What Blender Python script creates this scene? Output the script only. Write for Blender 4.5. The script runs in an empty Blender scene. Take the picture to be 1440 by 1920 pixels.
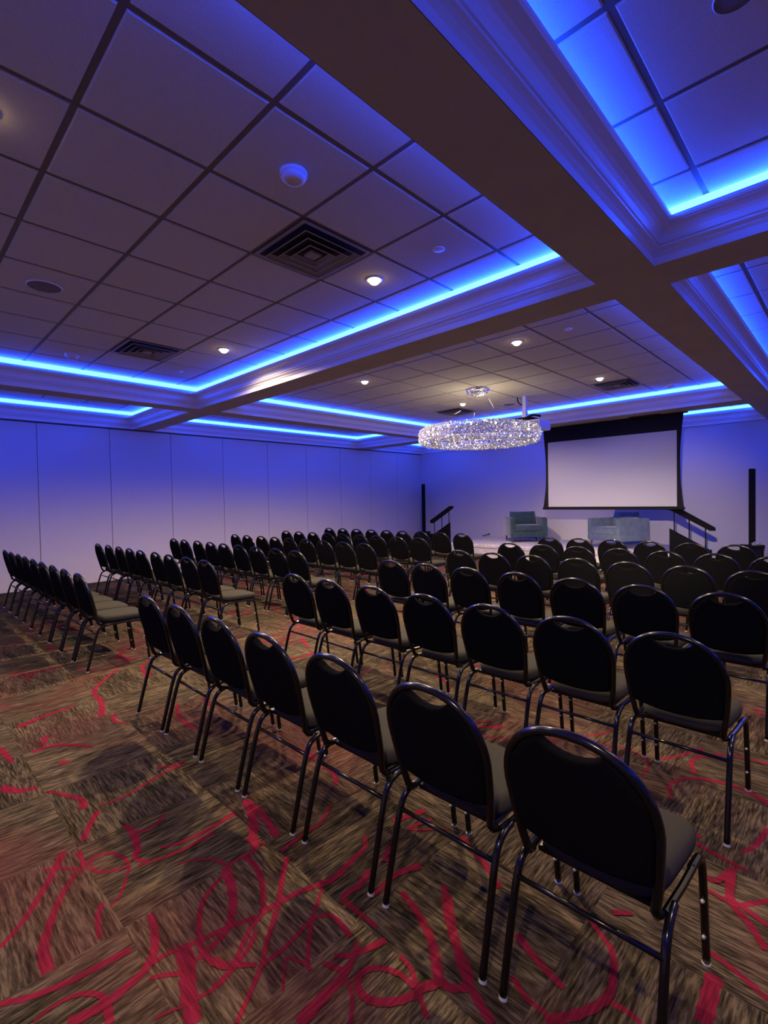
"""Ballroom set for a talk: rows of banquet chairs, coffered ceiling with blue cove light, stage and screen."""
LED = 39.0      # cove strip strength
WARM = 320.0    # downlight watts
EXPO = 0.0
STAGE = 2500.0
TRACED=[([(-2.18,0.252),(-2.256,0.332),(-2.359,0.407),(-2.457,0.47),(-2.576,0.533)],0.022,0.04),
([(-1.944,0.348),(-2.057,0.357),(-2.163,0.398),(-2.295,0.467),(-2.389,0.54)],0.05,0.02),
([(-2.509,0.443),(-2.458,0.503),(-2.373,0.569)],0.02,0.02),
([(-2.39,0.587),(-2.433,0.619),(-2.405,0.676),(-2.322,0.708),(-2.265,0.704),(-2.276,0.658),(-2.316,0.608),(-2.376,0.587)],0.02,0.02),
([(-2.525,0.58),(-2.39,0.573)],0.03,0.02),
([(-2.486,0.793),(-2.389,0.783),(-2.284,0.743),(-2.229,0.772)],0.045,0.02),
([(-2.248,0.705),(-2.12,0.629),(-2.085,0.58)],0.015,0.012),
([(-2.197,1.06),(-2.184,0.925),(-2.205,0.816),(-2.23,0.735)],0.03,0.015),
([(-2.127,0.564),(-2.065,0.531),(-1.959,0.507)],0.026,0.018),
([(-1.933,0.219),(-1.892,0.28),(-1.859,0.37),(-1.842,0.469),(-1.831,0.569)],0.026,0.034),
([(-1.935,0.674),(-1.842,0.655),(-1.757,0.62),(-1.716,0.578)],0.03,0.04),
([(-1.706,0.349),(-1.692,0.412),(-1.691,0.472),(-1.703,0.54),(-1.712,0.582)],0.05,0.03),
([(-1.718,0.585),(-1.718,0.656),(-1.69,0.738),(-1.66,0.846),(-1.624,0.942)],0.018,0.03),
([(-1.695,0.696),(-1.621,0.676),(-1.534,0.643),(-1.427,0.611)],0.065,0.055),
([(-1.672,0.573),(-1.645,0.615),(-1.604,0.662)],0.018,0.022),
([(-2.115,0.856),(-2.079,0.918),(-2.026,0.974),(-1.946,0.999)],0.012,0.02),
([(-1.942,0.988),(-1.836,0.955),(-1.733,0.907),(-1.66,0.846),(-1.63,0.775),(-1.622,0.701)],0.05,0.022),
([(-1.914,0.973),(-1.874,0.882),(-1.816,0.818),(-1.723,0.767),(-1.663,0.745),(-1.61,0.739),(-1.554,0.756),(-1.507,0.783)],0.02,0.03),
([(-1.57,0.909),(-1.532,0.858),(-1.502,0.787),(-1.483,0.714),(-1.495,0.648)],0.022,0.016),
([(-1.788,0.28),(-1.8,0.333),(-1.785,0.392),(-1.738,0.44),(-1.689,0.451)],0.014,0.026),
([(-1.689,0.451),(-1.612,0.438)],0.03,0.03),
([(-1.529,0.536),(-1.515,0.579),(-1.493,0.625)],0.012,0.012),
([(-1.946,0.999),(-1.947,1.084),(-1.932,1.128)],0.02,0.02),
([(-2.302,1.3),(-2.177,1.257),(-2.07,1.193),(-1.944,1.132)],0.045,0.045),
([(-2.258,1.3),(-2.125,1.286),(-1.946,1.249)],0.03,0.05),
([(-2.04,1.138),(-1.936,1.186)],0.03,0.015),
([(-1.937,1.078),(-1.847,1.077),(-1.75,1.047),(-1.677,1.005),(-1.623,0.964),(-1.589,0.891),(-1.505,0.775),(-1.492,0.706)],0.034,0.018),
([(-1.929,0.973),(-1.819,0.946),(-1.718,0.899),(-1.672,0.866),(-1.624,0.772)],0.03,0.018),
([(-1.628,0.96),(-1.616,1.039),(-1.603,1.122),(-1.574,1.198)],0.032,0.03),
([(-1.574,1.198),(-1.555,1.266),(-1.573,1.372),(-1.591,1.473),(-1.65,1.53)],0.045,0.02),
([(-1.801,1.204),(-1.721,1.126),(-1.63,1.048),(-1.562,0.979),(-1.504,0.912),(-1.442,0.852),(-1.382,0.77),(-1.334,0.7)],0.03,0.018),
([(-1.549,1.196),(-1.473,1.093),(-1.45,1.011),(-1.438,0.927),(-1.442,0.852)],0.016,0.022),
([(-1.467,1.088),(-1.405,1.024),(-1.333,0.963),(-1.304,0.955)],0.018,0.018),
([(-1.328,0.959),(-1.374,0.941),(-1.397,0.921),(-1.313,0.85)],0.016,0.01),
([(-1.461,1.084),(-1.434,1.13),(-1.387,1.142),(-1.303,1.129)],0.016,0.03),
([(-1.576,0.748),(-1.532,0.764),(-1.508,0.79),(-1.455,0.84)],0.04,0.02),
([(-1.943,1.569),(-1.873,1.444),(-1.865,1.332),(-1.849,1.204)],0.02,0.026),
([(-1.475,1.394),(-1.452,1.311),(-1.452,1.226),(-1.373,1.219),(-1.259,1.22)],0.04,0.02),
([(-1.511,1.563),(-1.461,1.476)],0.045,0.045),
([(-1.56,1.862),(-1.591,1.776),(-1.622,1.693)],0.04,0.04),
([(-1.491,1.832),(-1.527,1.702),(-1.391,1.828)],0.03,0.01),
([(-1.335,1.564),(-1.379,1.456),(-1.371,1.313)],0.045,0.02),
([(-1.301,1.402),(-1.19,1.369),(-1.089,1.319),(-1.026,1.268),(-0.968,1.213)],0.03,0.045),
([(-1.199,1.546),(-1.121,1.454),(-1.017,1.367),(-0.925,1.31),(-0.887,1.265)],0.03,0.036),
([(-1.287,1.041),(-1.243,1.091),(-1.2,1.206)],0.02,0.035),
([(-1.269,1.132),(-1.238,1.087),(-1.213,1.024)],0.02,0.03),
([(-1.293,1.0),(-1.217,1.02),(-1.205,0.928),(-1.197,0.828)],0.02,0.055),
([(-1.208,1.02),(-1.139,0.99),(-1.085,0.933)],0.016,0.016),
([(-1.015,1.145),(-1.072,1.148),(-1.135,1.122),(-1.17,1.081),(-1.165,1.036),(-1.119,1.016),(-1.067,1.035),(-1.022,1.085),(-0.996,1.14)],0.02,0.035),
([(-1.122,1.195),(-1.066,1.186),(-1.003,1.148),(-0.928,1.101)],0.02,0.02),
([(-1.003,1.148),(-0.964,1.217),(-0.932,1.222),(-0.887,1.265)],0.04,0.03),
([(-1.313,1.825),(-1.197,1.778),(-1.086,1.724),(-1.029,1.682)],0.035,0.03),
([(-0.873,1.54),(-0.796,1.507),(-0.728,1.484),(-0.669,1.469)],0.035,0.028),
([(-1.159,1.516),(-1.062,1.414),(-0.949,1.309),(-0.85,1.252),(-0.777,1.223)],0.035,0.035),
([(-0.752,1.809),(-0.663,1.748),(-0.601,1.7),(-0.562,1.589),(-0.562,1.513),(-0.605,1.418),(-0.665,1.337)],0.018,0.04),
([(-0.659,1.868),(-0.603,1.913)],0.03,0.02),
([(-0.457,2.324),(-0.414,2.3),(-0.369,2.439)],0.02,0.035),
([(-0.375,2.433),(-0.352,2.237),(-0.278,2.145),(-0.225,2.063)],0.04,0.03),
([(-0.439,2.231),(-0.371,2.22),(-0.33,2.229),(-0.232,2.188)],0.02,0.03),
([(-0.367,1.93),(-0.288,1.906),(-0.197,1.864)],0.026,0.026),
([(-0.332,1.844),(-0.329,1.731),(-0.325,1.648)],0.055,0.055),
([(-0.564,1.52),(-0.503,1.532),(-0.457,1.523)],0.026,0.018),
([(-0.301,2.84),(-0.328,2.655),(-0.364,2.566)],0.03,0.02),
([(-0.845,3.165),(-0.763,3.308),(-0.684,3.486)],0.02,0.03),
([(-0.806,1.391),(-0.735,1.36),(-0.669,1.359)],0.026,0.016),
([(-5.069,1.55),(-4.857,1.366),(-4.601,1.21),(-4.308,1.181),(-4.017,1.098)],0.03,0.055),
([(-2.789,0.733),(-2.682,0.664),(-2.59,0.614)],0.035,0.035),
([(-3.193,0.592),(-3.033,0.672),(-2.954,0.702),(-2.861,0.687)],0.02,0.05),
([(-3.427,0.422),(-3.311,0.484),(-3.271,0.566)],0.07,0.04),
([(-3.984,0.498),(-3.704,0.52)],0.05,0.03),
([(-2.253,1.206),(-2.233,1.078),(-2.236,0.94),(-2.274,0.842)],0.035,0.02),
([(-2.502,0.958),(-2.451,0.878),(-2.467,0.81),(-2.568,0.787)],0.02,0.03),
([(-2.474,0.804),(-2.31,0.763)],0.035,0.025),
([(-3.83,0.699),(-3.96,0.745)],0.04,0.05),
([(-3.486,0.718),(-3.45,0.752)],0.07,0.05),
([(-2.981,1.098),(-2.938,1.163),(-2.914,1.238),(-2.888,1.082),(-2.819,0.869),(-2.832,0.753)],0.03,0.016),
([(-3.812,1.577),(-3.619,1.495),(-3.424,1.476),(-3.297,1.481)],0.025,0.045),
([(-3.789,1.783),(-3.601,1.721)],0.045,0.045),
([(-5.066,1.827),(-4.952,1.719),(-4.609,1.643),(-4.794,1.726)],0.04,0.04),
([(-2.309,1.294),(-2.152,1.242),(-2.047,1.198)],0.045,0.045),
([(-4.274,0.638),(-4.34,0.809),(-4.391,1.017)],0.08,0.03),
([(-5.633,0.802),(-5.571,0.981),(-5.533,1.144)],0.06,0.04),
([(-3.981,1.171),(-3.84,1.14),(-3.741,1.191)],0.045,0.02),
([(-3.771,0.631),(-3.751,0.771),(-3.557,0.915)],0.05,0.03),
([(-4.578,3.319),(-4.243,3.16)],0.05,0.04),
([(-2.254,1.773),(-2.179,1.777),(-2.058,1.708)],0.04,0.03),
([(-2.552,1.78),(-2.445,1.804),(-2.352,1.783)],0.05,0.03)]
import bpy, bmesh, math, random
from mathutils import Vector, Matrix
random.seed(7)
D = bpy.data
col = bpy.context.scene.collection
scn = bpy.context.scene

# ------------------------------------------------------------------ materials
def mat(name, base=(.5,.5,.5), rough=.6, metal=0., emit=None, estr=0., spec=.5, sheen=0.):
    m = D.materials.new(name); m.use_nodes = True
    b = m.node_tree.nodes['Principled BSDF']
    b.inputs['Base Color'].default_value = (*base, 1)
    b.inputs['Roughness'].default_value = rough
    b.inputs['Metallic'].default_value = metal
    b.inputs['Specular IOR Level'].default_value = spec
    if sheen:
        b.inputs['Sheen Weight'].default_value = sheen
    if emit:
        b.inputs['Emission Color'].default_value = (*emit, 1)
        b.inputs['Emission Strength'].default_value = estr
    return m

def nd(m, t, **kw):
    n = m.node_tree.nodes.new(t)
    for k, v in kw.items():
        setattr(n, k, v)
    return n

def noisy(m, scale, c0, c1, bump=0., detail=3., lo=.35, hi=.65, stretch=None):
    """colour noise (object space) between two tones, optional bump"""
    nt = m.node_tree; L = nt.links; b = nt.nodes['Principled BSDF']
    tc = nd(m, 'ShaderNodeTexCoord'); mp = nd(m, 'ShaderNodeMapping')
    if stretch: mp.inputs['Scale'].default_value = stretch
    ns = nd(m, 'ShaderNodeTexNoise'); ns.inputs['Scale'].default_value = scale; ns.inputs['Detail'].default_value = detail
    cr = nd(m, 'ShaderNodeValToRGB')
    cr.color_ramp.elements[0].position = lo; cr.color_ramp.elements[0].color = (*c0, 1)
    cr.color_ramp.elements[1].position = hi; cr.color_ramp.elements[1].color = (*c1, 1)
    L.new(tc.outputs['Object'], mp.inputs['Vector']); L.new(mp.outputs['Vector'], ns.inputs['Vector'])
    L.new(ns.outputs['Fac'], cr.inputs['Fac']); L.new(cr.outputs['Color'], b.inputs['Base Color'])
    if bump:
        bp = nd(m, 'ShaderNodeBump'); bp.inputs['Strength'].default_value = bump; bp.inputs['Distance'].default_value = .004
        L.new(ns.outputs['Fac'], bp.inputs['Height']); L.new(bp.outputs['Normal'], b.inputs['Normal'])
    return m

M = {}
M['tile'] = noisy(mat('ceiling_tile', rough=.9), 160, (.54,.53,.49), (.61,.60,.56), .12, 2)
M['grid'] = mat('grid_metal', (.16,.14,.14), .6)
M['crown'] = mat('crown_paint', (.76,.74,.74), .45)
M['soffit'] = noisy(mat('soffit_paint', rough=.75), 3, (.42,.38,.32), (.45,.41,.345))
M['cove'] = mat('cove_paint', (.8,.8,.8), .6)
M['panel'] = noisy(mat('partition_panel', rough=.7), 220, (.58,.55,.54), (.63,.60,.59), .05)
M['plain'] = noisy(mat('wall_paint', rough=.7), 60, (.60,.57,.56), (.64,.61,.60), .03)
M['track'] = mat('dark_track', (.05,.045,.05), .5)
M['base'] = mat('baseboard_vinyl', (.035,.03,.03), .4)
M['led'] = mat('led_diffuser', (.8,.8,.8), .5, emit=(.009,.055,1), estr=LED)
M['bulb'] = mat('lamp_lens', (1,.9,.7), .4, emit=(1,.70,.36), estr=14)
M['trimring'] = mat('lamp_trim', (.55,.52,.5), .4)
M['black_metal'] = mat('black_tube', (.004,.004,.004), .2, 0., spec=.5)
M['back_fabric'] = noisy(mat('back_fabric', rough=1., spec=.02), 400, (.0045,.0045,.005), (.007,.007,.0075), .2)
M['seat_fabric'] = noisy(mat('seat_fabric', rough=.95, spec=.15), 500, (.036,.035,.025), (.050,.048,.035), .25)
M['cap'] = mat('clear_cap', (.62,.6,.58), .35)
M['velvet'] = noisy(mat('teal_velvet_shaded', rough=.75, sheen=.5, spec=.3), 9, (.026,.060,.065), (.042,.088,.092), .1)  # dimmer copy of the armchair velvet, shade mixed into the colour
M['velvet_lit'] = noisy(mat('teal_velvet_lit', rough=.75, sheen=.5, spec=.3), 9, (.20,.27,.26), (.27,.34,.32), .1)  # same velvet painted brighter, the light falling on it put into the colour
M['wood'] = noisy(mat('walnut_leg', rough=.45), 20, (.10,.045,.025), (.16,.07,.04), 0, 3, stretch=(1,1,.1))
M['chrome'] = mat('chrome', (.75,.76,.8), .12, 1.)
M['screen_black'] = mat('screen_border', (.006,.006,.009), .8, spec=.2)
M['screen_white'] = mat('screen_surface', (.35,.35,.41), .8)
M['vent'] = mat('vent_enamel', (.30,.27,.27), .5)
M['ventdark'] = mat('vent_gap', (.015,.015,.018), .8)
M['plastic'] = mat('white_plastic', (.68,.67,.67), .4)
M['speakergrille'] = mat('speaker_grille', (.17,.155,.155), .7)
M['stagecloth'] = noisy(mat('stage_carpet', rough=.95, spec=.1), 14, (.50,.47,.46), (.72,.68,.64), .3, 6)
M['blackcloth'] = mat('black_laminate', (.0035,.0035,.005), .8, spec=.1)
M['blackbox'] = mat('black_cabinet', (.004,.004,.005), .7, spec=.15)
M['rag'] = noisy(mat('white_bag', rough=.7), 14, (.45,.42,.42), (.62,.6,.6), .3)

# crystal: faceted bright glass, glints of the inner lamps painted as bead emission
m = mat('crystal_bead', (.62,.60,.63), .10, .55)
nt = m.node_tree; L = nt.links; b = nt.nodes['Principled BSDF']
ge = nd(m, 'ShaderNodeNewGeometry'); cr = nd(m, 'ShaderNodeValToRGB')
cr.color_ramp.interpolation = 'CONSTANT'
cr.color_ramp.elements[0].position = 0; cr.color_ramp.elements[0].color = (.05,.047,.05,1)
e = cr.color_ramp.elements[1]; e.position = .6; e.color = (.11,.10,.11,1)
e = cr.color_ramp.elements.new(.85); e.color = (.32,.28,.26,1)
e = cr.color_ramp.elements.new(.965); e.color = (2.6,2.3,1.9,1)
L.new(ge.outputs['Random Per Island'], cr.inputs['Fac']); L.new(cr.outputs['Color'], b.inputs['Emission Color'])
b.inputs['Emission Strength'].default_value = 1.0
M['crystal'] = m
M['innerlamp'] = mat('chandelier_bulb', (1,.95,.8), .4, emit=(1,.82,.5), estr=22)

# carpet: 61 cm tiles laid quarter-turn, streaky brown yarn
TS, TX, TY = .612, -1.942, .583
def carpet(name, red):
    m = mat(name, rough=.97, spec=.08); nt = m.node_tree; L = nt.links; b = nt.nodes['Principled BSDF']
    g = nd(m, 'ShaderNodeNewGeometry'); sp = nd(m, 'ShaderNodeSeparateXYZ'); L.new(g.outputs['Position'], sp.inputs[0])
    def mth(op, a, c=None, v=None):
        n = nd(m, 'ShaderNodeMath', operation=op)
        for i, q in enumerate((a, c)):
            if q is None: continue
            if isinstance(q, (int, float)): n.inputs[i].default_value = q
            else: L.new(q, n.inputs[i])
        return n.outputs[0]
    X, Y = sp.outputs['X'], sp.outputs['Y']
    ix = mth('FLOOR', mth('DIVIDE', mth('SUBTRACT', X, TX), TS))
    iy = mth('FLOOR', mth('DIVIDE', mth('SUBTRACT', Y, TY), TS))
    par = mth('ABSOLUTE', mth('MODULO', mth('ADD', ix, iy), 2.))
    par = mth('GREATER_THAN', par, .5)
    cxyz = nd(m, 'ShaderNodeCombineXYZ'); L.new(ix, cxyz.inputs[0]); L.new(iy, cxyz.inputs[1])
    wn = nd(m, 'ShaderNodeTexWhiteNoise', noise_dimensions='2D'); L.new(cxyz.outputs[0], wn.inputs['Vector'])
    # streak coordinates: along / across swap with the tile's turn
    def mix(f, a, c):
        n = nd(m, 'ShaderNodeMix'); L.new(f, n.inputs[0]); L.new(a, n.inputs[2]); L.new(c, n.inputs[3]); return n.outputs[0]
    al = mix(par, X, Y); ac = mix(par, Y, X)
    sv = nd(m, 'ShaderNodeCombineXYZ'); L.new(mth('MULTIPLY', al, 11.), sv.inputs[0]); L.new(mth('MULTIPLY', ac, 105.), sv.inputs[1])
    L.new(mth('MULTIPLY', wn.outputs['Value'], 9.), sv.inputs[2])
    n1 = nd(m, 'ShaderNodeTexNoise'); n1.inputs['Scale'].default_value = 1.; n1.inputs['Detail'].default_value = 3; n1.inputs['Roughness'].default_value = .65
    L.new(sv.outputs[0], n1.inputs['Vector'])
    sv2 = nd(m, 'ShaderNodeCombineXYZ'); L.new(mth('MULTIPLY', al, 2.), sv2.inputs[0]); L.new(mth('MULTIPLY', ac, 14.), sv2.inputs[1])
    n2 = nd(m, 'ShaderNodeTexNoise'); n2.inputs['Scale'].default_value = 1.; n2.inputs['Detail'].default_value = 2
    L.new(sv2.outputs[0], n2.inputs['Vector'])
    mixv = mth('ADD', mth('MULTIPLY', n1.outputs['Fac'], .72), mth('MULTIPLY', n2.outputs['Fac'], .28))
    cr = nd(m, 'ShaderNodeValToRGB'); E = cr.color_ramp.elements
    if not red:
        E[0].position = .38; E[0].color = (.014,.011,.006,1)
        E[1].position = .62; E[1].color = (.158,.120,.076,1)
        q = E.new(.5); q.color = (.062,.047,.030,1)
    else:
        E[0].position = .36; E[0].color = (.11,.007,.020,1)
        E[1].position = .64; E[1].color = (.27,.018,.046,1)
    L.new(mixv, cr.inputs['Fac'])
    out = cr.outputs['Color']
    if not red:
        # faded pink wash in big soft patches, streaked like the yarn
        n3 = nd(m, 'ShaderNodeTexNoise'); n3.inputs['Scale'].default_value = .9; n3.inputs['Detail'].default_value = 2
        L.new(g.outputs['Position'], n3.inputs['Vector'])
        f = mth('MULTIPLY', mth('MULTIPLY', mth('SUBTRACT', n3.outputs['Fac'], .50), 4.5), n1.outputs['Fac'])
        cl = nd(m, 'ShaderNodeClamp'); L.new(f, cl.inputs[0]); cl.inputs[2].default_value = .55
        mc = nd(m, 'ShaderNodeMix', data_type='RGBA'); L.new(cl.outputs[0], mc.inputs[0]); L.new(out, mc.inputs[6]); mc.inputs[7].default_value = (.16,.042,.04,1)
        # per-tile brightness
        mb = nd(m, 'ShaderNodeMix', data_type='RGBA', blend_type='MULTIPLY'); mb.inputs[0].default_value = 1
        rmp = mth('ADD', mth('MULTIPLY', wn.outputs['Value'], .34), .80)
        L.new(mc.outputs[2], mb.inputs[6]); L.new(rmp, mb.inputs[7]); out = mb.outputs[2]
    L.new(out, b.inputs['Base Color'])
    bp = nd(m, 'ShaderNodeBump'); bp.inputs['Strength'].default_value = .35; bp.inputs['Distance'].default_value = .003
    L.new(n1.outputs['Fac'], bp.inputs['Height']); L.new(bp.outputs['Normal'], b.inputs['Normal'])
    return m
M['carpet'] = carpet('carpet_brown', False)
M['carpet_red'] = carpet('carpet_crimson', True)

# ------------------------------------------------------------------ mesh helpers
def obj(name, bm, m, parent=None, smooth=False, loc=None, kind=None, mats=None):
    me = D.meshes.new(name); bmesh.ops.recalc_face_normals(bm, faces=bm.faces[:]); bm.to_mesh(me); bm.free()
    for mm in (mats or [m]): me.materials.append(mm)
    if smooth:
        for p in me.polygons: p.use_smooth = True
    o = D.objects.new(name, me); col.objects.link(o)
    if parent: o.parent = parent
    if loc: o.location = loc
    if kind: o['kind'] = kind
    return o
def tag(o, label, cat, group=None):
    o['label'] = label; o['category'] = cat
    if group: o['group'] = group
    return o
def thing(name, label, cat, loc=(0,0,0), rz=0., group=None):
    o = D.objects.new(name, None); col.objects.link(o); o.location = loc; o.rotation_euler = (0,0,rz)
    o.empty_display_size = .2
    return tag(o, label, cat, group)
def box(bm, x0, x1, y0, y1, z0, z1, bev=0., seg=2, mi=0):
    v = [bm.verts.new((x, y, z)) for z in (z0, z1) for y in (y0, y1) for x in (x0, x1)]
    fs = [bm.faces.new([v[i] for i in f]) for f in ((0,2,3,1),(4,5,7,6),(0,1,5,4),(2,6,7,3),(0,4,6,2),(1,3,7,5))]
    for f in fs: f.material_index = mi
    if bev:
        es = list({e for f in fs for e in f.edges})
        r = bmesh.ops.bevel(bm, geom=es, offset=bev, segments=seg, affect='EDGES', profile=.5)
        for f in r['faces']: f.material_index = mi
    return v
def catmull(P, n=6, closed=False):
    P = [Vector(p) for p in P]; out = []; N = len(P)
    rng = range(N if closed else N-1)
    for i in rng:
        if closed: a, b_, c, d = P[(i-1)%N], P[i], P[(i+1)%N], P[(i+2)%N]
        else: a, b_, c, d = P[max(i-1,0)], P[i], P[i+1], P[min(i+2,N-1)]
        for k in range(n):
            t = k/n
            out.append(.5*((2*b_)+(c-a)*t+(2*a-5*b_+4*c-d)*t*t+(3*b_-a-3*c+d)*t**3))
    if not closed: out.append(P[-1])
    return out
def tube(bm, pts, r, seg=10, closed=False, cap=True):
    pts = [Vector(p) for p in pts]; N = len(pts)
    rr = r if isinstance(r, (list, tuple)) else [r]*N
    rings = []; prev = None
    for i, p in enumerate(pts):
        if closed: t = pts[(i+1)%N]-pts[i-1]
        else: t = pts[min(i+1,N-1)]-pts[max(i-1,0)]
        t.normalize()
        if prev is None:
            u = t.orthogonal().normalized()
        else:
            u = (prev - t*prev.dot(t)).normalized()
        prev = u; w = t.cross(u)
        rings.append([bm.verts.new(p+(u*math.cos(2*math.pi*k/seg)+w*math.sin(2*math.pi*k/seg))*rr[i]) for k in range(seg)])
    for i in range(N if closed else N-1):
        A, B = rings[i], rings[(i+1)%N]
        for k in range(seg):
            bm.faces.new((A[k], A[(k+1)%seg], B[(k+1)%seg], B[k]))
    if cap and not closed:
        bm.faces.new(rings[0][::-1]); bm.faces.new(rings[-1])
    return rings
def lathe(bm, prof, seg=24, c=(0,0,0), mi=0):
    rings = []
    for r, z in prof:
        if r < 1e-6: rings.append([bm.verts.new((c[0], c[1], c[2]+z))])
        else: rings.append([bm.verts.new((c[0]+r*math.cos(2*math.pi*k/seg), c[1]+r*math.sin(2*math.pi*k/seg), c[2]+z)) for k in range(seg)])
    for A, B in zip(rings, rings[1:]):
        for k in range(seg):
            k2 = (k+1)%seg
            vs = [A[k%len(A)], A[k2%len(A)], B[k2%len(B)], B[k%len(B)]]
            u = []
            for q in vs:
                if q not in u: u.append(q)
            if len(u) > 2:
                f = bm.faces.new(u); f.material_index = mi
def prism(bm, poly, y0, y1):
    """polygon in (x,z) extruded along y"""
    a = [bm.verts.new((x, y0, z)) for x, z in poly]; b_ = [bm.verts.new((x, y1, z)) for x, z in poly]
    bm.faces.new(a); bm.faces.new(b_[::-1]); n = len(poly)
    for i in range(n): bm.faces.new((a[i], b_[i], b_[(i+1)%n], a[(i+1)%n]))
NB = bmesh.new
def pbox(name, m, parent, *a, **k):
    bm = NB(); box(bm, *a, **k); return obj(name, bm, m, parent)

# ------------------------------------------------------------------ room shell
XW, XE, YS, YN = -10.787, 4.05, -2.65, 12.95      # partition wall, far side wall, back wall, stage wall
ZB, ZL, ZC = 3.11, 3.335, 3.458                   # soffit, crown lip, tile ceiling
bays_x = [(-10.735,-8.139), (-7.80,-1.385), (-1.010,3.95)]
bays_y = [(-2.45,3.698), (4.080,9.950), (10.461,12.90)]

# floor with the crimson line pattern inlaid in the same mesh
bm = NB()
vs = [bm.verts.new(p) for p in ((XW,YS,0),(XE,YS,0),(XE,YN,0),(XW,YN,0))]; bm.faces.new(vs)
cnt = [0]
def ribbon(pts, w0, w1):
    cnt[0] += 1; z = .0006 + .00004*(cnt[0] % 60)
    P = catmull([(x, y, 0) for x, y in pts], 7); N = len(P); A = []; B = []
    for i, p in enumerate(P):
        t = (P[min(i+1,N-1)]-P[max(i-1,0)])
        if t.length < 1e-6: continue
        t.normalize(); n = Vector((-t.y, t.x, 0)); s = i/(N-1)
        w = (w0+(w1-w0)*s)*(.5+.07*math.sin(i*1.7+cnt[0]))
        A.append(bm.verts.new((p.x+n.x*w, p.y+n.y*w, z))); B.append(bm.verts.new((p.x-n.x*w, p.y-n.y*w, z)))
    for i in range(len(A)-1):
        f = bm.faces.new((A[i], A[i+1], B[i+1], B[i])); f.material_index = 1
for pts, w0, w1 in TRACED: ribbon(pts, w0*.85, w1*.85)
rng = random.Random(11)
def inside_traced(x, y): return y < 1.95 - .12*(x+2) and x > -4.4 and y < 2.2
for k in range(520):
    x, y = rng.uniform(XW+.3, 3.5), rng.uniform(YS+.3, 12.4)
    if inside_traced(x, y) or (x < -4.4 and y < 1.9 and rng.random() < .5): continue
    a = rng.uniform(0, 2*math.pi); cur = rng.choice((-1,1))*rng.uniform(.4, 3.2); n = rng.randint(4, 9); st = rng.uniform(.07,.16)
    pts = []
    for i in range(n):
        pts.append((x, y)); x += st*math.cos(a); y += st*math.sin(a); a += cur*st*2; cur += rng.uniform(-.5,.5)
    if any(inside_traced(*p) or not (XW+.05 < p[0] < 4 and YS < p[1] < 12.9) for p in pts): continue
    ribbon(pts, rng.uniform(.012,.05), rng.uniform(.012,.05))
me = D.meshes.new('floor'); bm.to_mesh(me); bm.free(); me.materials.append(M['carpet']); me.materials.append(M['carpet_red'])
o = D.objects.new('floor', me); col.objects.link(o); o['kind'] = 'structure'

# partition wall of 1.21 m operable panels
bm = NB()
y = 2.040-1.2145*4
while y < YN:
    y0, y1 = max(y+.004, YS), min(y+1.2145-.004, YN)
    if y1 > y0: box(bm, XW-.05, XW, y0, y1, .045, 3.085, .004, 1)
    y += 1.2145
box(bm, XW-.08, XW-.012, YS, YN, 0, 3.6, mi=1)
wl = obj('wall_left', bm, None, kind='structure', mats=[M['panel'], M['track']])
bm = NB(); box(bm, XW-.045, XW+.012, YS, YN, 3.085, 3.11); obj('trim_1', bm, M['track'], kind='structure')
bm = NB(); box(bm, XW-.045, XW+.006, YS, YN, 0.001, .04); obj('baseboard_left', bm, M['base'], kind='structure')
bm = NB(); box(bm, XW, XE, YN, YN+.1, 0, 3.6); obj('wall_back', bm, M['plain'], kind='structure')
bm = NB(); box(bm, XW, XE, YN-.012, YN, .001, .1); obj('baseboard_back', bm, M['base'], kind='structure')
bm = NB(); box(bm, XE, XE+.1, YS, YN, 0, 3.6); obj('wall_right', bm, M['plain'], kind='structure')
bm = NB(); box(bm, XW-.08, XE+.1, YS-.1, YS, 0, 3.6); obj('wall_front', bm, M['plain'], kind='structure')

# soffit beams (one lattice of dropped beams)
xs = [XW]+[v for b_ in bays_x for v in b_]+[XE]; ys = [YS]+[v for b_ in bays_y for v in b_]+[YN]
bm = NB()
for i in range(0, len(xs), 2): box(bm, xs[i], xs[i+1], YS, YN, ZB, ZC+.06)
for j in range(0, len(ys), 2):
    for i in range(1, len(xs)-1, 2): box(bm, xs[i], xs[i+1], ys[j], ys[j+1], ZB, ZC+.06)
obj('ceiling_beam', bm, M['soffit'], kind='structure')

# tile ceiling: recessed grid with tegular tiles, in every bay
PITCH = .664
offx = [-2.009, -2.009, -.705]; offy = [.703, 4.50, 4.50+.664*9]
CROWN = [(.004,0),(.006,.047),(.002,.053),(.010,.060),(.020,.068),(.017,.077),(.036,.086),(.047,.090),(.049,.102),(.043,.107),
         (.055,.110),(.056,.130),(.062,.150),(.078,.169),(.100,.181),(.128,.187),(.124,.193),(.141,.196),(.150,.206),(.150,ZL-ZB),
         (.002,ZL-ZB)]
bay_words = {(0,0):'wall-side bay beside the partition, nearest row', (1,0):'large bay over the empty carpet and first chairs',
 (2,0):'bay past the wide beam, over the near aisle', (0,1):'partition-side bay beside the chandelier bay', (1,1):'chandelier bay',
 (2,1):'middle bay past the wide beam', (0,2):'corner bay above the tall speaker by the partition',
 (1,2):'narrow bay behind the projection screen', (2,2):'corner bay past the screen and wide beam'}
tn = 2
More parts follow.
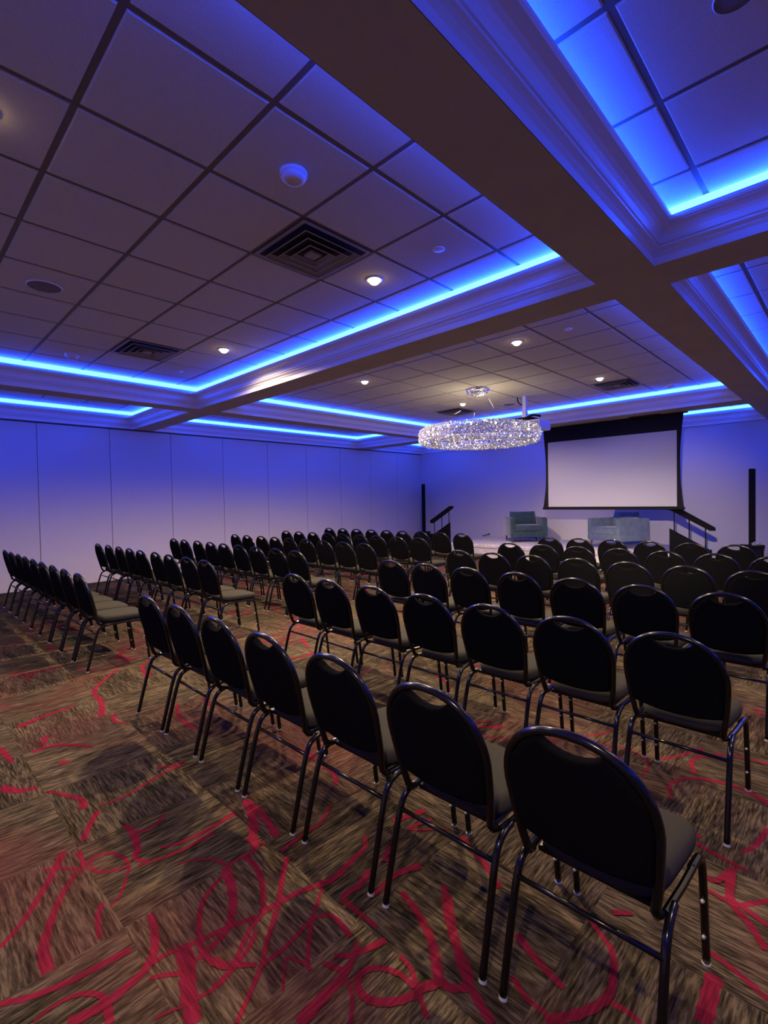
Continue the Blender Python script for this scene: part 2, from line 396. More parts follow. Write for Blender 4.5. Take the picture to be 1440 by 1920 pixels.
for i, (x0, x1) in enumerate(bays_x):
    for j, (y0, y1) in enumerate(bays_y):
        bm = NB()
        box(bm, x0-.01, x1+.01, y0-.01, y1+.01, ZC+.008, ZC+.03, mi=1)
        gx = [offx[i]+k*PITCH for k in range(-30, 30)]; gy = [offy[j]+k*PITCH for k in range(-30, 30)]
        cx = [x0]+[g for g in gx if x0+.03 < g < x1-.03]+[x1]; cy = [y0]+[g for g in gy if y0+.03 < g < y1-.03]+[y1]
        g = .015
        for a, c in zip(cx, cx[1:]):
            for d, e in zip(cy, cy[1:]):
                X0, X1, Y0, Y1 = a+(g if a > x0 else 0), c-(g if c < x1 else 0), d+(g if d > y0 else 0), e-(g if e < y1 else 0)
                if X1-X0 < .01 or Y1-Y0 < .01: continue
                t = [bm.verts.new((x, y, ZC+.0075)) for x, y in ((X0,Y0),(X1,Y0),(X1,Y1),(X0,Y1))]
                u = [bm.verts.new((x, y, ZC)) for x, y in ((X0+.006,Y0+.006),(X1-.006,Y0+.006),(X1-.006,Y1-.006),(X0+.006,Y1-.006))]
                bm.faces.new(u[::-1])
                for k in range(4): bm.faces.new((u[k], u[(k+1)%4], t[(k+1)%4], t[k]))
        me = D.meshes.new('ceiling'); bm.to_mesh(me); bm.free(); me.materials.append(M['tile']); me.materials.append(M['grid'])
        o = D.objects.new('ceiling', me); col.objects.link(o); o['kind'] = 'structure'
        # crown moulding swept round the bay, mitred corners
        bm = NB(); rings = []
        for (cx_, cy_, sx, sy) in ((x0,y0,1,1),(x1,y0,-1,1),(x1,y1,-1,-1),(x0,y1,1,-1)):
            rings.append([bm.verts.new((cx_+sx*d, cy_+sy*d, ZB+h)) for d, h in CROWN])
        for k in range(4):
            A, B = rings[k], rings[(k+1)%4]
            for q in range(len(CROWN)-1): bm.faces.new((A[q], B[q], B[q+1], A[q+1]))
        obj('trim_%d' % tn, bm, M['crown'], kind='structure'); tn += 1
        # LED strip lying behind the crown lip, against the side of the bay
        bm = NB(); t, z0, z1 = .012, ZC-.062, ZC-.006
        box(bm, x0+.001, x0+t, y0+.001, y1-.001, z0, z1); box(bm, x1-t, x1-.001, y0+.001, y1-.001, z0, z1)
        box(bm, x0+t, x1-t, y0+.001, y0+t, z0, z1); box(bm, x0+t, x1-t, y1-t, y1-.001, z0, z1)
        tag(obj('light_strip', bm, M['led']), 'blue LED cove strip around the '+bay_words[(i,j)], 'light strip', 'blue cove lights')

# ------------------------------------------------------------------ ceiling fixtures
def downlight(x, y, label, power=WARM):
    power *= .14 if y < 1 else (1.5 if x < -5 else 1.)
    t = thing('ceiling_downlight', label, 'ceiling light', (x, y, ZC), group='recessed downlights')
    bm = NB(); lathe(bm, [(.052,.004),(.052,-.006),(.062,-.010),(.078,-.006),(.082,.0)], 28); obj('trim_ring', bm, M['trimring'], t, True)
    bm = NB(); lathe(bm, [(.052,-.002),(.045,-.022),(.032,-.036),(.016,-.043),(0,-.045)], 20); obj('lamp', bm, M['bulb'], t, True)
    L = D.lights.new('downlight_beam', 'SPOT'); L.energy = power; L.color = (1,.73,.46); L.spot_size = math.radians(160 if x < -5 else 132); L.spot_blend = .6; L.shadow_soft_size = .025
    lo = D.objects.new('downlight_beam', L); col.objects.link(lo); lo.location = (x, y, ZC-.06)
DL = [(-3.0,3.02,'glowing warm downlight beside the large square vent, over the second chair row'),
      (-5.64,3.02,'glowing warm downlight near the far vent in the same bay as the round ceiling speaker'),
      (-5.66,5.44,'glowing warm downlight before the chandelier, nearer the partition wall'),
      (-3.0,5.46,'glowing warm downlight before the chandelier, nearer the wide beam'),
      (-5.69,8.17,'glowing warm downlight seen just beyond the chandelier canopy'),
      (-3.0,8.11,'glowing warm downlight touching the vent above the projection screen'),
      (-3.0,.385,'warm downlight over the empty carpet behind the rows, glow on its ceiling tile')]
for a in DL: downlight(*a)
def beam_only(x, y, p):
    L = D.lights.new('downlight_beam', 'SPOT'); L.energy = p; L.color = (1,.73,.46); L.spot_size = math.radians(160 if x < -5 else 132); L.spot_blend = .6; L.shadow_soft_size = .025
    lo = D.objects.new('downlight_beam', L); col.objects.link(lo); lo.location = (x, y, ZC-.06)
for x, y, p in ((-5.66,.47,.6),(.62,3.02,.35),(.62,5.5,.45),(.62,8.1,.6)):
    if p: beam_only(x, y, WARM*p)

L = D.lights.new('downlight_beam', 'SPOT'); L.energy = WARM*.48; L.color = (1,.73,.46); L.spot_size = math.radians(124); L.spot_blend = .4; L.shadow_soft_size = .025
lo = D.objects.new('downlight_beam', L); col.objects.link(lo); lo.location = (-.05,-.5,3.15)
# stage spot aimed from the ceiling behind the rows at the right half of the stage
L = D.lights.new('stage_spot', 'SPOT'); L.energy = STAGE; L.color = (1,.80,.56); L.spot_size = math.radians(27); L.spot_blend = 1.; L.shadow_soft_size = .05
lo = D.objects.new('stage_spot', L); col.objects.link(lo); lo.location = (-.05,-.5,2.75)
lo.rotation_euler = (Vector((-3.7,12.9,.15))-lo.location).to_track_quat('-Z','Y').to_euler()

def vent(x0, y0, label, s=PITCH):
    t = thing('ceiling_vent', label, 'air vent', (x0+s/2, y0+s/2, ZC), group='square ceiling diffusers')
    h = s/2-.012
    pbox('backing', M['ventdark'], t, -h, h, -h, h, -.002, .004)
    bm = NB()
    def ring(a, b_, za, zb, th=.004):
        # sloping square louvre from half size a at za to half size b at zb
        A = [bm.verts.new((sx*a, sy*a, za)) for sx, sy in ((-1,-1),(1,-1),(1,1),(-1,1))]
        B = [bm.verts.new((sx*b_, sy*b_, zb)) for sx, sy in ((-1,-1),(1,-1),(1,1),(-1,1))]
        for k in range(4): bm.faces.new((A[k], A[(k+1)%4], B[(k+1)%4], B[k]))
    ring(h, h-.03, -.003, -.004)
    f = obj('frame', bm, M['vent'], t)
    for k, (a, b_) in enumerate(((h-.055,h-.095),(h-.125,h-.165),(h-.195,h-.228))):
        bm = NB(); ring(a, b_, -.030+.0*k, -.004, ); ring(a, a-.012, -.030, -.030); obj('louvre', bm, M['vent'], t)
    bm = NB(); a = .05; box(bm, -a, a, -a, a, -.028, -.004, .006, 1); obj('centre_plate', bm, M['vent'], t)
vent(-3.337, 2.031, 'large square stepped air diffuser beside the near downlight')
vent(-2.009-7*PITCH, 2.031, 'square stepped air diffuser near the far blue cove of the near bay')
vent(-2.009-7*PITCH, 4.50+6*PITCH-.02, 'dark square air diffuser just above the chandelier ring')
vent(-3.30, 4.50+6*PITCH-.02, 'square air diffuser above the projection screen, touching a downlight')

def smoke(x, y, label, r=.075):
    t = thing('smoke_detector', label, 'smoke detector', (x, y, ZC), group='smoke detectors')
    bm = NB(); lathe(bm, [(0,.002),(r*1.05,.002),(r*1.05,-.016),(r,-.020),(r*.97,-.022)], 36); obj('base_ring', bm, M['plastic'], t, False)
    bm = NB(); lathe(bm, [(r*.95,-.02),(r*.93,-.034),(r*.72,-.048),(r*.45,-.052),(r*.40,-.046),(0,-.046)], 36); obj('sensor_head', bm, M['plastic'], t, True)
smoke(-2.352, 1.722, 'round white smoke detector lit blue on one side, above the front chairs')
smoke(-7.08, 1.735, 'small white smoke detector close to the cove strip along the partition side')
smoke(-2.33, 9.53, 'small white smoke detector near the cove above the projection screen')
smoke(-7.03, 9.50, 'small white smoke detector beyond the downlight and vent, over the chandelier end')
def disc_speaker(x, y, r, label):
    t = thing('ceiling_speaker', label, 'speaker', (x, y, ZC), group='flush ceiling speakers')
    bm = NB(); lathe(bm, [(r*.93,-.001),(r*.95,-.008),(r,-.005),(r*1.01,.001)], 40); obj('bezel', bm, M['plastic'], t, True)
    bm = NB(); lathe(bm, [(r*.94,-.005),(r*.5,-.007),(0,-.008)], 40); obj('grille', bm, M['speakergrille'], t, True)
disc_speaker(-5.06, 1.05, .132, 'round flush ceiling speaker with mesh grille in the near bay')
disc_speaker(-.345, 2.325, .075, 'dark round fixture in the blue-lit bay past the wide beam')
disc_speaker(-5.10, 8.95, .13, 'flat round speaker disc beyond the chandelier, beside the projector pole')
def sprinkler(x, y, label):
    bm = NB(); lathe(bm, [(0,.002),(.044,.001),(.046,-.004),(.040,-.008),(.0,-.009)], 28)
    tag(obj('sprinkler_cap', bm, M['plastic'], None, True, (x, y, ZC)), label, 'sprinkler', 'concealed sprinkler caps')
sprinkler(-2.30, 3.015, 'small round sprinkler cap in a tile beside the near downlight')
sprinkler(-2.37, 5.487, 'small round sprinkler cap in the chandelier bay, by the wide beam')
sprinkler(-6.987, 3.052, 'small round sprinkler cap between the far vent and the cove corner')

# long dark grille let into the soffit above the screen
t = thing('soffit_grille', 'long dark air grille in the soffit above the projection screen', 'air vent', (-3.0, 10.38, ZB))
bm = NB()
for k in range(7): box(bm, -.26, .26, -.048+k*.015, -.042+k*.015, -.010, .001)
obj('slat', bm, M['ventdark'], t)
bm = NB()
for a in ((-.28,-.26,-.062,.062),(.26,.28,-.062,.062),(-.28,.28,-.066,-.056),(-.28,.28,.056,.066)): box(bm, *a, -.008, .001)
obj('frame', bm, M['track'], t)

# chandelier
ch = thing('chandelier', 'ring-shaped crystal chandelier hanging from a chrome canopy before the screen', 'chandelier', (-4.77, 7.30, 2.65))
R, rt, hz = .865, .175, .150
rg = random.Random(3)
bm = NB()
for k in range(9000):
    a = rg.uniform(0, 2*math.pi); b_ = rg.uniform(0, 2*math.pi)
    rr = 1+rg.uniform(-.10,.02)
    # squared-off oval tube section
    cx_ = math.copysign(abs(math.cos(b_))**.75, math.cos(b_))*rt*rr; cz = math.copysign(abs(math.sin(b_))**.75, math.sin(b_))*hz*rr
    p = Vector(((R+cx_)*math.cos(a), (R+cx_)*math.sin(a), cz)); s = rg.uniform(.008,.014)
    q = Matrix.Rotation(rg.uniform(0,6.28), 3, Vector((rg.random()-.5, rg.random()-.5, rg.random()-.5)).normalized())
    V = [bm.verts.new(p+q@Vector(v)*s) for v in ((1,0,0),(-1,0,0),(0,1,0),(0,-1,0),(0,0,1.3),(0,0,-1.3))]
    for f in ((0,2,4),(2,1,4),(1,3,4),(3,0,4),(2,0,5),(1,2,5),(3,1,5),(0,3,5)): bm.faces.new([V[i] for i in f])
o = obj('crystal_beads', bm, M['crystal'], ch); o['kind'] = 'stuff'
bm = NB()
for (r_, z) in ((R+rt*.93,.06),(R+rt*.93,-.06),(R-rt*.9,.07),(R-rt*.9,-.07),(R,hz*.98),(R,-hz*.98)):
    tube(bm, [(r_*math.cos(2*math.pi*k/64), r_*math.sin(2*math.pi*k/64), z) for k in range(64)], .005, 6, closed=True)
for k in range(24):
    a = 2*math.pi*k/24
    tube(bm, [((R+rt*.93*math.cos(u))*math.cos(a), (R+rt*.93*math.cos(u))*math.sin(a), hz*.96*math.sin(u)) for u in [2*math.pi*q/14 for q in range(14)]], .004, 5, closed=True)
obj('wire_frame', bm, M['chrome'], ch, True)
for k in range(14):
    a = 2*math.pi*(k+.5)/14; bm = NB()
    lathe(bm, [(0,.03),(.012,.024),(.016,.008),(.012,-.01),(0,-.014)], 10, (R*math.cos(a), R*math.sin(a), .09)); obj('bulb', bm, M['innerlamp'], ch, True)
CZ = ZC-2.65
for k in range(4):
    a = math.pi/4+k*math.pi/2; bm = NB()
    tube(bm, [(.12*math.cos(a), .12*math.sin(a), CZ-.03), (.30*math.cos(a), .30*math.sin(a), CZ*.55), (R*math.cos(a)*.98, R*math.sin(a)*.98, .13)], .0018, 5); obj('cable', bm, M['chrome'], ch)
bm = NB(); lathe(bm, [(0,CZ),(.20,CZ),(.205,CZ-.02),(.19,CZ-.035),(.11,CZ-.045),(0,CZ-.045)], 32); cp = obj('canopy', bm, M['chrome'], ch, True)
bm = NB()
for k in range(130):
    a = rg.uniform(0, 6.28); r_ = rg.uniform(.06,.2)
    p = Vector((r_*math.cos(a), r_*math.sin(a), CZ-.05-rg.uniform(0,.03))); s = .011
    V = [bm.verts.new(p+Vector(v)*s) for v in ((1,0,0),(-1,0,0),(0,1,0),(0,-1,0),(0,0,1.3),(0,0,-1.3))]
    for f in ((0,2,4),(2,1,4),(1,3,4),(3,0,4),(2,0,5),(1,2,5),(3,1,5),(0,3,5)): bm.faces.new([V[i] for i in f])
o = obj('canopy_crystals', bm, M['chrome'], cp); o['kind'] = 'stuff'
for a in (0, 2.1, 4.2):
    L = D.lights.new('chandelier_glow', 'POINT'); L.energy = 5; L.color = (1,.78,.5); L.shadow_soft_size = .12
    lo = D.objects.new('chandelier_glow', L); col.objects.link(lo); lo.location = (-4.77+.3*math.cos(a), 7.34+.3*math.sin(a), 2.98)

# projector on its pole
pr_ = thing('projector', 'white projector hanging from a ceiling pole behind the chandelier', 'projector', (-4.50, 8.46, 2.90))
H2 = ZC-2.90
bm = NB(); box(bm, -.034, .034, -.034, .034, .24, H2, .006, 1); obj('pole', bm, M['plastic'], pr_)
bm = NB(); box(bm, -.042, .042, -.042, .042, .13, .27, .006, 1); obj('pole_sleeve', bm, M['plastic'], pr_)
bm = NB(); box(bm, -.30, .20, -.18, .16, .115, .140, .008, 1); tube(bm, catmull([(.10,-.1,.14),(.2,-.12,.165),(.30,-.1,.15),(.33,-.05,.14)], 5), .02, 8); obj('mount_plate', bm, M['blackbox'], pr_)
bm = NB(); box(bm, -.22, .34, -.10, .36, -.085, .095, .025, 3); b_ = obj('body', bm, M['plastic'], pr_, False)
bm = NB(); box(bm, .12, .31, -.106, -.100, -.045, .06); obj('exhaust_grille', bm, M['vent'], b_)
bm = NB(); lathe(bm, [(.055,0),(.055,.03),(.04,.035),(0,.03)], 20); lens = obj('lens', bm, M['blackbox'], b_, True); lens.rotation_euler = (-math.pi/2,0,0); lens.location = (-.1,.36,.01)
bm = NB(); tube(bm, catmull([(-.03,0,H2-.16),(-.09,0,H2-.14),(-.14,0,H2-.08),(-.15,0,H2-.02),(-.15,0,H2)], 6), .010, 8); obj('cable', bm, M['blackbox'], pr_, True)

# ------------------------------------------------------------------ projection screen
sc_ = thing('projection_screen', 'large white projection screen with curved black border lowered behind the stage edge', 'screen', (0, 10.5, 0))
bm = NB()
L0 = catmull([(-5.146,0,3.10),(-5.115,0,2.75),(-5.085,0,2.3),(-5.09,0,1.85),(-5.115,0,1.6),(-5.153,0,1.33)], 6)
R0 = catmull([(-2.369,0,1.33),(-2.395,0,1.6),(-2.42,0,1.85),(-2.425,0,2.3),(-2.40,0,2.75),(-2.365,0,3.10)], 6)
prism(bm, [(p.x, p.z) for p in L0+R0], 0, .004); obj('black_border', bm, M['screen_black'], sc_)
bm = NB(); box(bm, -5.03, -2.48, -.003, -.0005, 1.348, 2.785); obj('projection_surface', bm, M['screen_white'], sc_)
bm = NB(); box(bm, -5.165, -2.350, -.02, .025, 1.285, 1.335, .008, 1); obj('weight_bar', bm, M['blackbox'], sc_)
bm = NB(); box(bm, -5.20, -2.31, -.03, .09, 3.095, 3.20, .01, 1); obj('housing', bm, M['screen_black'], sc_)
for x in (-4.9, -3.8, -2.6):
    bm = NB(); box(bm, x-.02, x+.02, .02, .05, 3.19, ZC-.001); obj('hanger', bm, M['screen_black'], sc_)
bm = NB(); tube(bm, [(-3.835,0,1.29),(-3.835,0,1.265)], .012, 8); obj('pull_loop', bm, M['chrome'], sc_)

# ------------------------------------------------------------------ stage
st = thing('stage', 'low stage platform covered in mottled pale grey carpet against the end wall', 'stage', (-5.24, 11.77, 0))
bm = NB(); box(bm, -2.60, 2.60, -1.165, 1.165, .30, .40, .025, 3); obj('deck', bm, M['stagecloth'], st)
bm = NB(); box(bm, -2.585, 2.585, -1.15, 1.16, .0, .31); obj('skirt', bm, M['stagecloth'], st)

def steps(name, label, mir, x0):
    t = thing(name, label, 'steps', (x0, 10.62, 0), group='stage steps with handrails')
    s = mir
    def P(l): return [(s*x, z) for x, z in l]
    if s < 0: prof = [(0,0),(0,.94),(.54,.615),(.80,.615),(.80,0)]
    else: prof = [(0,0),(0,.92),(.655,.545),(.69,.545),(.69,0)]
    bm = NB(); prism(bm, P(prof), -.015, .015); obj('side_panel', bm, M['blackcloth'], t)
    bm = NB(); prism(bm, P([(0,0),(0,.30),(.68,.30) if s > 0 else (.78,.30),(.68,0) if s > 0 else (.78,0)]), .86, .89); obj('side_panel', bm, M['blackcloth'], t)
    for k, (a, z) in enumerate(((.01,.28),(.36,.14))):
        bm = NB(); box(bm, min(s*a,s*(a+.33)), max(s*a,s*(a+.33)), .02, .855, z-.03, z, .006, 1); obj('tread', bm, M['blackcloth'], t)
        bm = NB(); xx = s*(a+.32); box(bm, min(xx,xx+s*.01), max(xx,xx+s*.01), .02, .855, max(0,z-.14), z-.028); obj('riser', bm, M['blackcloth'], t)
    a0, a1 = ((-.06,1.355),(.62,.945)) if s < 0 else ((0.03,1.35),(.71,.94))
    if s < 0: rail = [(-.10,1.375),(.0,1.375),(.66,.985),(.66,.91),(.58,.905),(.02,1.245),(-.05,1.29),(-.10,1.33)]
    else: rail = [(-.04,1.375),(.06,1.375),(.74,.955),(.745,.895),(.66,.895),(.02,1.27),(-.04,1.28)]
    bm = NB(); prism(bm, P(rail), -.03, .03); obj('handrail', bm, M['blackcloth'], t)
    def top(x): return (1.245-(x-.02)*.607) if s < 0 else (1.27-(x-.02)*.586)
    def bot(x): return (.94-x*.602 if x < .54 else .615) if s < 0 else .92-x*.572
    for x in ((.035,.275,.53) if s < 0 else (.08,.33,.59)):
        bm = NB(); tube(bm, [(s*x, 0, bot(x)-.02), (s*x, 0, top(x)+.03)], .011, 8); obj('baluster', bm, M['black_metal'], t)
steps('stage_steps', 'black stage steps with slanted handrail on the partition wall side', -1, -7.86)
steps('stage_steps', 'black stage steps with slanted handrail beside the armchair under the screen', 1, -2.635)

# wall outlet with plugged lead
t = thing('wall_outlet', 'white wall outlet with a black plug low on the end wall', 'outlet', (-8.10, YN, .50))
bm = NB(); box(bm, -.045, .045, -.012, 0, -.065, .065, .004, 1); obj('cover_plate', bm, M['plastic'], t)
bm = NB(); tube(bm, catmull([(-.005,-.012,-.02),(-.02,-.05,-.03),(-.10,-.06,-.05),(-.22,-.05,-.085)], 6), .009, 8); box(bm, -.022, .018, -.045, -.012, -.04, -.005, .004, 1); obj('plug', bm, M['blackbox'], t)

def column_speaker(label, x, y, rz):
    t = thing('column_speaker', label, 'speaker', (x, y, 0), rz, group='column loudspeakers')
    bm = NB(); box(bm, -.19, .19, -.20, .20, 0.015, .46, .018, 2); s = obj('subwoofer', bm, M['blackbox'], t)
    bm = NB(); box(bm, -.165, .165, -.206, -.199, .05, .42, .003, 1); obj('grille', bm, M['screen_black'], s)
    bm = NB(); box(bm, -.21, .21, -.19, .19, .46, .50, .014, 2); obj('top_cap', bm, M['blackbox'], t)
    bm = NB(); box(bm, -.056, .056, -.05, .05, .50, 2.075, .012, 2); c = obj('column', bm, M['blackbox'], t)
    bm = NB(); box(bm, -.045, .045, -.054, -.049, 1.3, 2.05, .003, 1); obj('column_grille', bm, M['screen_black'], c)
    for sx in (-.15,.15):
        for sy in (-.15,.15):
            bm = NB(); lathe(bm, [(0,0),(.02,0),(.018,.016),(0,.016)], 10, (sx, sy, 0)); obj('foot', bm, M['blackbox'], t)
column_speaker('tall slim black column speaker in the corner beyond the partition-side steps', -10.40, 12.60, .6)
column_speaker('tall slim black column speaker standing alone by the end wall past the armchairs', -1.59, 12.50, .1)
# crumpled pale bag on / beside that speaker
def lump(name, label, c, rad, cat='bag'):
    bm = NB(); bmesh.ops.create_icosphere(bm, subdivisions=4, radius=1)
    rg = random.Random(5)
    dirs = [(Vector((rg.uniform(-1,1), rg.uniform(-1,1), rg.uniform(-1,1))).normalized(), rg.uniform(3,7), rg.uniform(0,6)) for _ in range(7)]
    for v in bm.verts:
        d = v.co.normalized(); f = 1+sum(.07*math.sin(q.dot(d)*w+p) for q, w, p in dirs)
        v.co = Vector((d.x*rad[0]*f, d.y*rad[1]*f, max(d.z*rad[2]*f, -rad[2]*.8)))
    tag(obj(name, bm, M['rag'], None, True, (c[0], c[1], c[2]+rad[2]*.8)), label, cat)
lump('plastic_bag', 'crumpled pale plastic bag on top of the speaker base by the wall', (-1.515, 12.47, .50), (.075,.09,.05))
lump('cloth_bag', 'slumped pale cloth bag on the floor beside the speaker base', (-1.27, 12.48, 0), (.085,.12,.26))

# ------------------------------------------------------------------ armchairs
def armchair(label, cx_, cy_, rz, w=.95, d=.86, vel='velvet'):
    t = thing('armchair', label, 'armchair', (cx_, cy_, .402), rz, group='velvet armchairs on the stage')
    h, a, zb = .645, .115, .135          # front faces local -y
    bm = NB(); box(bm, -w/2+a-.01, w/2-a+.01, -d/2+.01, d/2-.02, zb, .28, .015, 2); obj('seat_base', bm, M[vel], t)
    for s in (-1, 1):
        x0, x1 = (s*(w/2-a), s*w/2) if s > 0 else (-w/2, -(w/2-a))
        bm = NB(); box(bm, x0, x1, -d/2, d/2, zb, h, .035, 4); obj('arm', bm, M[vel], t, True)
    bm = NB(); box(bm, -w/2+a-.02, w/2-a+.02, d/2-.15, d/2, zb, h-.01, .035, 4); obj('backrest', bm, M[vel], t, True)
    bm = NB(); box(bm, -w/2+a+.006, w/2-a-.006, -d/2-.015, d/2-.17, .285, .44, .055, 5)
    for v in bm.verts:
        if v.co.z > .40: v.co.z += .018*math.cos(v.co.x*3.2)*math.cos((v.co.y+.08)*3)
    obj('seat_cushion', bm, M[vel], t, True)
    # plump back cushion leaning on the backrest
    bm = NB(); N = 22; W2, H2, T2 = (w/2-a-.012), .19, .085
    def sup(u, v, s):
        e = max(0, 1-abs(u)**3.2)**.45*max(0, 1-abs(v)**3.2)**.45
        wr = .010*math.sin(9*u+3*v)*math.cos(5*v-2*u)*e
        return Vector((u*W2*(1-.04*abs(v)**3), s*(T2*e+wr), v*H2*(1+.05*abs(u)**2*(1 if v > 0 else 0))))
    fr = {}
    for s in (-1, 1):
        g = [[None]*(N+1) for _ in range(N+1)]
        for i in range(N+1):
            for j in range(N+1):
                edge = i in (0, N) or j in (0, N)
                if edge and (i, j) in fr: g[i][j] = fr[(i, j)]; continue
                v = bm.verts.new(sup(2*i/N-1, 2*j/N-1, s)); g[i][j] = v
                if edge: fr[(i, j)] = v
        for i in range(N):
            for j in range(N): bm.faces.new((g[i][j], g[i+1][j], g[i+1][j+1], g[i][j+1]))
    c = obj('back_cushion', bm, M[vel], t, True); c.location = (0, d/2-.215, .60); c.rotation_euler = (-.20, 0, .02)
    for sx in (-1, 1):
        for sy in (-1, 1):
            bm = NB(); tube(bm, [(sx*(w/2-.075), sy*(d/2-.075), zb+.01), (sx*(w/2-.062), sy*(d/2-.062), 0)], [.024,.014], 12); obj('leg', bm, M['wood'], t, True)
# left one faces the audience, right one turned towards its neighbour
def place(front_corner, s, n, w, d):
    e = (-n[1], n[0]); fx, fy = front_corner
    mx, my = fx+s*w/2*e[0]-n[0]*d/2, fy+s*w/2*e[1]-n[1]*d/2
    return mx, my, math.atan2(n[0], -n[1])
x, y, rz = place((-6.50,11.40), 1, (.68,-.73), .95, .86); armchair('teal velvet armchair facing the audience, beside the partition-side half of the stage', x, y, rz)
x, y, rz = place((-3.83,11.40), -1, (-.45,-.89), .98, .90); armchair('teal velvet armchair painted as brightly lit, under the screen, turned so its broad side shows', x, y, rz, .98, .90, 'velvet_lit')

# ------------------------------------------------------------------ banquet chairs
def hoop(xz=True):
    """centre line of the back hoop, local x / z, bottom-left to bottom-right"""
    pts = [(-.186,.445),(-.196,.50),(-.206,.58),(-.213,.655)]
    for k in range(0, 25):
        a = math.pi-math.pi*k/24
        cx_ = math.copysign(abs(math.cos(a))**.92, math.cos(a)); sz = abs(math.sin(a))**.92
        pts.append((.215*cx_, .690+.212*sz))
    pts += [(.213,.655),(.206,.58),(.196,.50),(.186,.445)]
    return pts
def leany(z): return .115-.115*max(0,(z-.43))/.47 - .0
def make_chair():
    t = thing('banquet_chair', 'x', 'chair')
    bk, fb = M['black_metal'], M['back_fabric']
    # seat
    bm = NB(); prof = [(.0,.000,.93),(.012,.0,.985),(.030,.0,1.0),(.046,.0,.985),(.058,.0,.93),(.064,.0,.80),(.066,.0,.5)]
    def outline(s):
        P = []
        for k in range(48):
            a = 2*math.pi*k/48; c, q = math.cos(a), math.sin(a)
            u = math.copysign(abs(c)**.42, c); v = math.copysign(abs(q)**.42, q)
            hw = .200+.016*v
            P.append((u*hw*s, .350+v*.215*s))
        return P
    rings = []
    for z, _, s in prof: rings.append([bm.verts.new((x, y, .425+z+.006*math.cos(y*5)*(1 if z > .05 else 0))) for x, y in outline(s)])
    for A, B in zip(rings, rings[1:]):
        for k in range(48): bm.faces.new((A[k], A[(k+1)%48], B[(k+1)%48], B[k]))
    bm.faces.new(rings[0][::-1]); bm.faces.new(rings[-1]); obj('seat', bm, M['seat_fabric'], t, True)
    # under-seat pan and side rails
    bm = NB(); box(bm, -.175, .175, .16, .54, .408, .428, .004, 1)
    for s in (-1, 1): tube(bm, [(s*.196,.165,.412),(s*.206,.30,.412),(s*.213,.47,.412)], .0115, 8)
    obj('seat_frame', bm, bk, t)
    # hoop
    bm = NB(); P = [Vector((x, leany(z), z)) for x, z in hoop()]
    head = [Vector((-.188,.150,.418)), Vector((-.186,.128,.425))]; tail = [Vector((.186,.128,.425)), Vector((.188,.150,.418))]
    tube(bm, head+P+tail, .0135, 10); obj('back_frame', bm, bk, t, True)
    # pad with the handle opening above it
    O = []
    H = hoop()
    for x, z in H:
        if z >= .53 and not (abs(x) < .122 and z > .8): O.append((x*.955, z-(.012 if z > .8 else 0)))
    Lh = [p for p in O if p[0] < 0]; Rh = [p for p in O if p[0] > 0]
    dip = [(-.100,.876),(-.082,.864),(-.060,.851),(-.030,.842),(0,.839),(.030,.842),(.060,.851),(.082,.864),(.100,.876)]
    bot = [(.150,.515),(.09,.503),(0,.498),(-.09,.503),(-.150,.515)]
    O = [(-.189,.527)]+Lh+dip+Rh+[(.189,.527)]+bot
    cx0, cz0 = 0, .69
    bm = NB(); rings = []
    for s, dy in ((.90,-.021),(.965,-.017),(1,-.007),(1,.009),(.965,.020),(.88,.026)):
        rings.append([bm.verts.new((x*s, leany(cz0+(z-cz0)*s)+dy, cz0+(z-cz0)*(1-(1-s)*.8))) for x, z in O])
    n = len(O)
    for A, B in zip(rings, rings[1:]):
        for k in range(n): bm.faces.new((A[k], A[(k+1)%n], B[(k+1)%n], B[k]))
    bm.faces.new(rings[0][::-1]); bm.faces.new(rings[-1])
    bmesh.ops.triangulate(bm, faces=[f for f in bm.faces if len(f.verts) > 4]); obj('backrest', bm, fb, t, False)
    for s in (-1, 1):
        # rear leg: leaves the side rail, bends down and splays back
        bm = NB(); P = catmull([(s*.206,.215,.412),(s*.209,.165,.408),(s*.212,.118,.385),(s*.214,.088,.325),(s*.216,.05,.19),(s*.217,.004,.012)], 6)
        tube(bm, P, .0125, 10); l = obj('leg', bm, bk, t, True)
        bm = NB(); tube(bm, [(s*.217,.005,.008),(s*.217,.003,0)], .0138, 10); obj('foot_cap', bm, M['cap'], l)
        bm = NB(); P = catmull([(s*.208,.40,.412),(s*.211,.470,.408),(s*.213,.506,.385),(s*.214,.522,.325),(s*.215,.541,.19),(s*.216,.563,.012)], 6)
        tube(bm, P, .0125, 10); l = obj('leg', bm, bk, t, True)
        bm = NB(); tube(bm, [(s*.216,.562,.008),(s*.216,.564,0)], .0138, 10); obj('foot_cap', bm, M['cap'], l)
        for z in (.11, .24):
            bm = NB(); yy = .563-.042*(z/.31)*1.0
            tube(bm, [(s*.215, yy-.008, z), (s*.214, yy-.020, z+.001)], [.0065,.004], 8); obj('bumper', bm, M['cap'], l, True)
    bm = NB(); tube(bm, [(-.213,.091,.345),(.213,.091,.345)], .0085, 8); obj('stretcher', bm, bk, t, True)
    return t
proto = make_chair()
def copy_tree(o, parent=None):
    c = o.copy(); col.objects.link(c)
    if parent: c.parent = parent
    for k in list(o.children): copy_tree(k, c)
    return c
ORD = ['first','second','third','fourth','fifth','sixth','seventh','eighth','ninth']
LB = [-5.39,-5.88,-6.38,-6.87,-7.35,-7.83,-8.31,-8.80,-9.30]
RB = [-3.65,-3.155,-2.66,-2.145,-1.635,-1.135,-.635]
R1 = [-3.645,-3.15,-2.63,-2.12,-1.60,-1.085,-.575]
YR = [1.305,2.575,3.84,5.11,6.37,7.62]
rg = random.Random(21); first = True
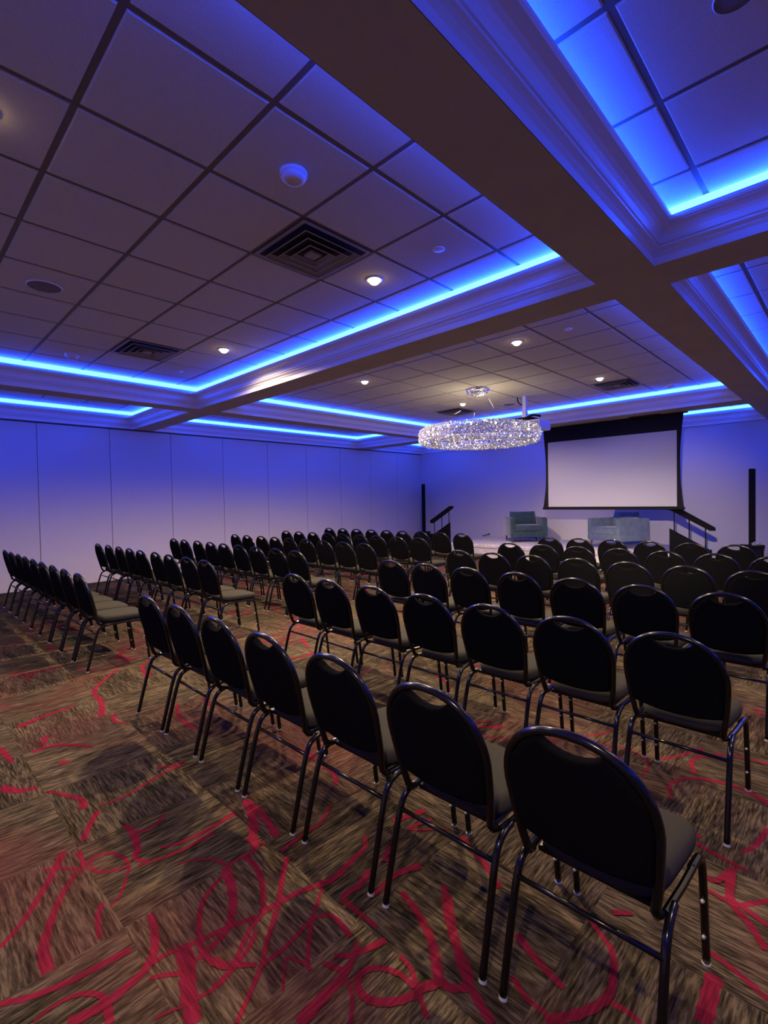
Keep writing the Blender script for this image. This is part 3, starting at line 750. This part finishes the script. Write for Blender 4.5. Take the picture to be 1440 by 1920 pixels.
for r, y in enumerate(YR):
    rowname = ['back row nearest the open carpet','second row from the back','third row from the back','third row from the stage','second row from the stage','front row at the stage'][r]
    for blk, X in (('partition block', LB), ('outer block', R1 if r == 0 else RB)):
        for k, x in enumerate(X):
            if blk == 'outer block' and r == 5 and k == 6: continue
            if first: c = proto; first = False
            else: c = copy_tree(proto)
            c.location = (x+rg.uniform(-.005,.005)*(r > 0), y+rg.uniform(-.012,.012)*(1 if r else .3), 0)
            c.rotation_euler = (0, 0, rg.uniform(-.014,.014)*(.3 if r == 0 else 1))
            c['label'] = 'black banquet chair, %s from the centre aisle, %s, %s' % (ORD[k], rowname.split(' nearest')[0] if r == 0 else rowname, blk)
            c['group'] = 'banquet chairs, '+blk
            c['category'] = 'chair'
# ------------------------------------------------------------------ camera
yaw, pit, rol = 0.7709056218994162, -0.023842271543863824, -0.017777705209530877
cy_, sy_, cp_, sp_, cr_, sr_ = math.cos(yaw), math.sin(yaw), math.cos(pit), math.sin(pit), math.cos(rol), math.sin(rol)
fh = Vector((-sy_, cy_, 0)); xx = Vector((cy_, sy_, 0)); zz = Vector((0,0,1))
f = cp_*fh+sp_*zz; u = -sp_*fh+cp_*zz
X_, U_ = cr_*xx+sr_*u, -sr_*xx+cr_*u
cam = D.cameras.new('camera'); co = D.objects.new('camera', cam); col.objects.link(co)
mw = Matrix((X_, U_, -f)).transposed().to_4x4(); mw.translation = (0, 0, 1.56); co.matrix_world = mw
cam.sensor_fit = 'VERTICAL'; cam.sensor_height = 24; cam.sensor_width = 18; cam.lens = 918.88/1920*24; cam.clip_start = .05
scn.camera = co
w = D.worlds.new('world'); scn.world = w; w.use_nodes = True
w.node_tree.nodes['Background'].inputs[0].default_value = (.02,.02,.04,1); w.node_tree.nodes['Background'].inputs[1].default_value = .3
scn.view_settings.view_transform = 'Standard'; scn.view_settings.look = 'None'; scn.view_settings.exposure = EXPO
scn.cycles.use_denoising = True; scn.cycles.max_bounces = 8; scn.cycles.diffuse_bounces = 5; scn.cycles.sample_clamp_indirect = 6
scn.cycles.caustics_reflective = False; scn.cycles.caustics_refractive = False
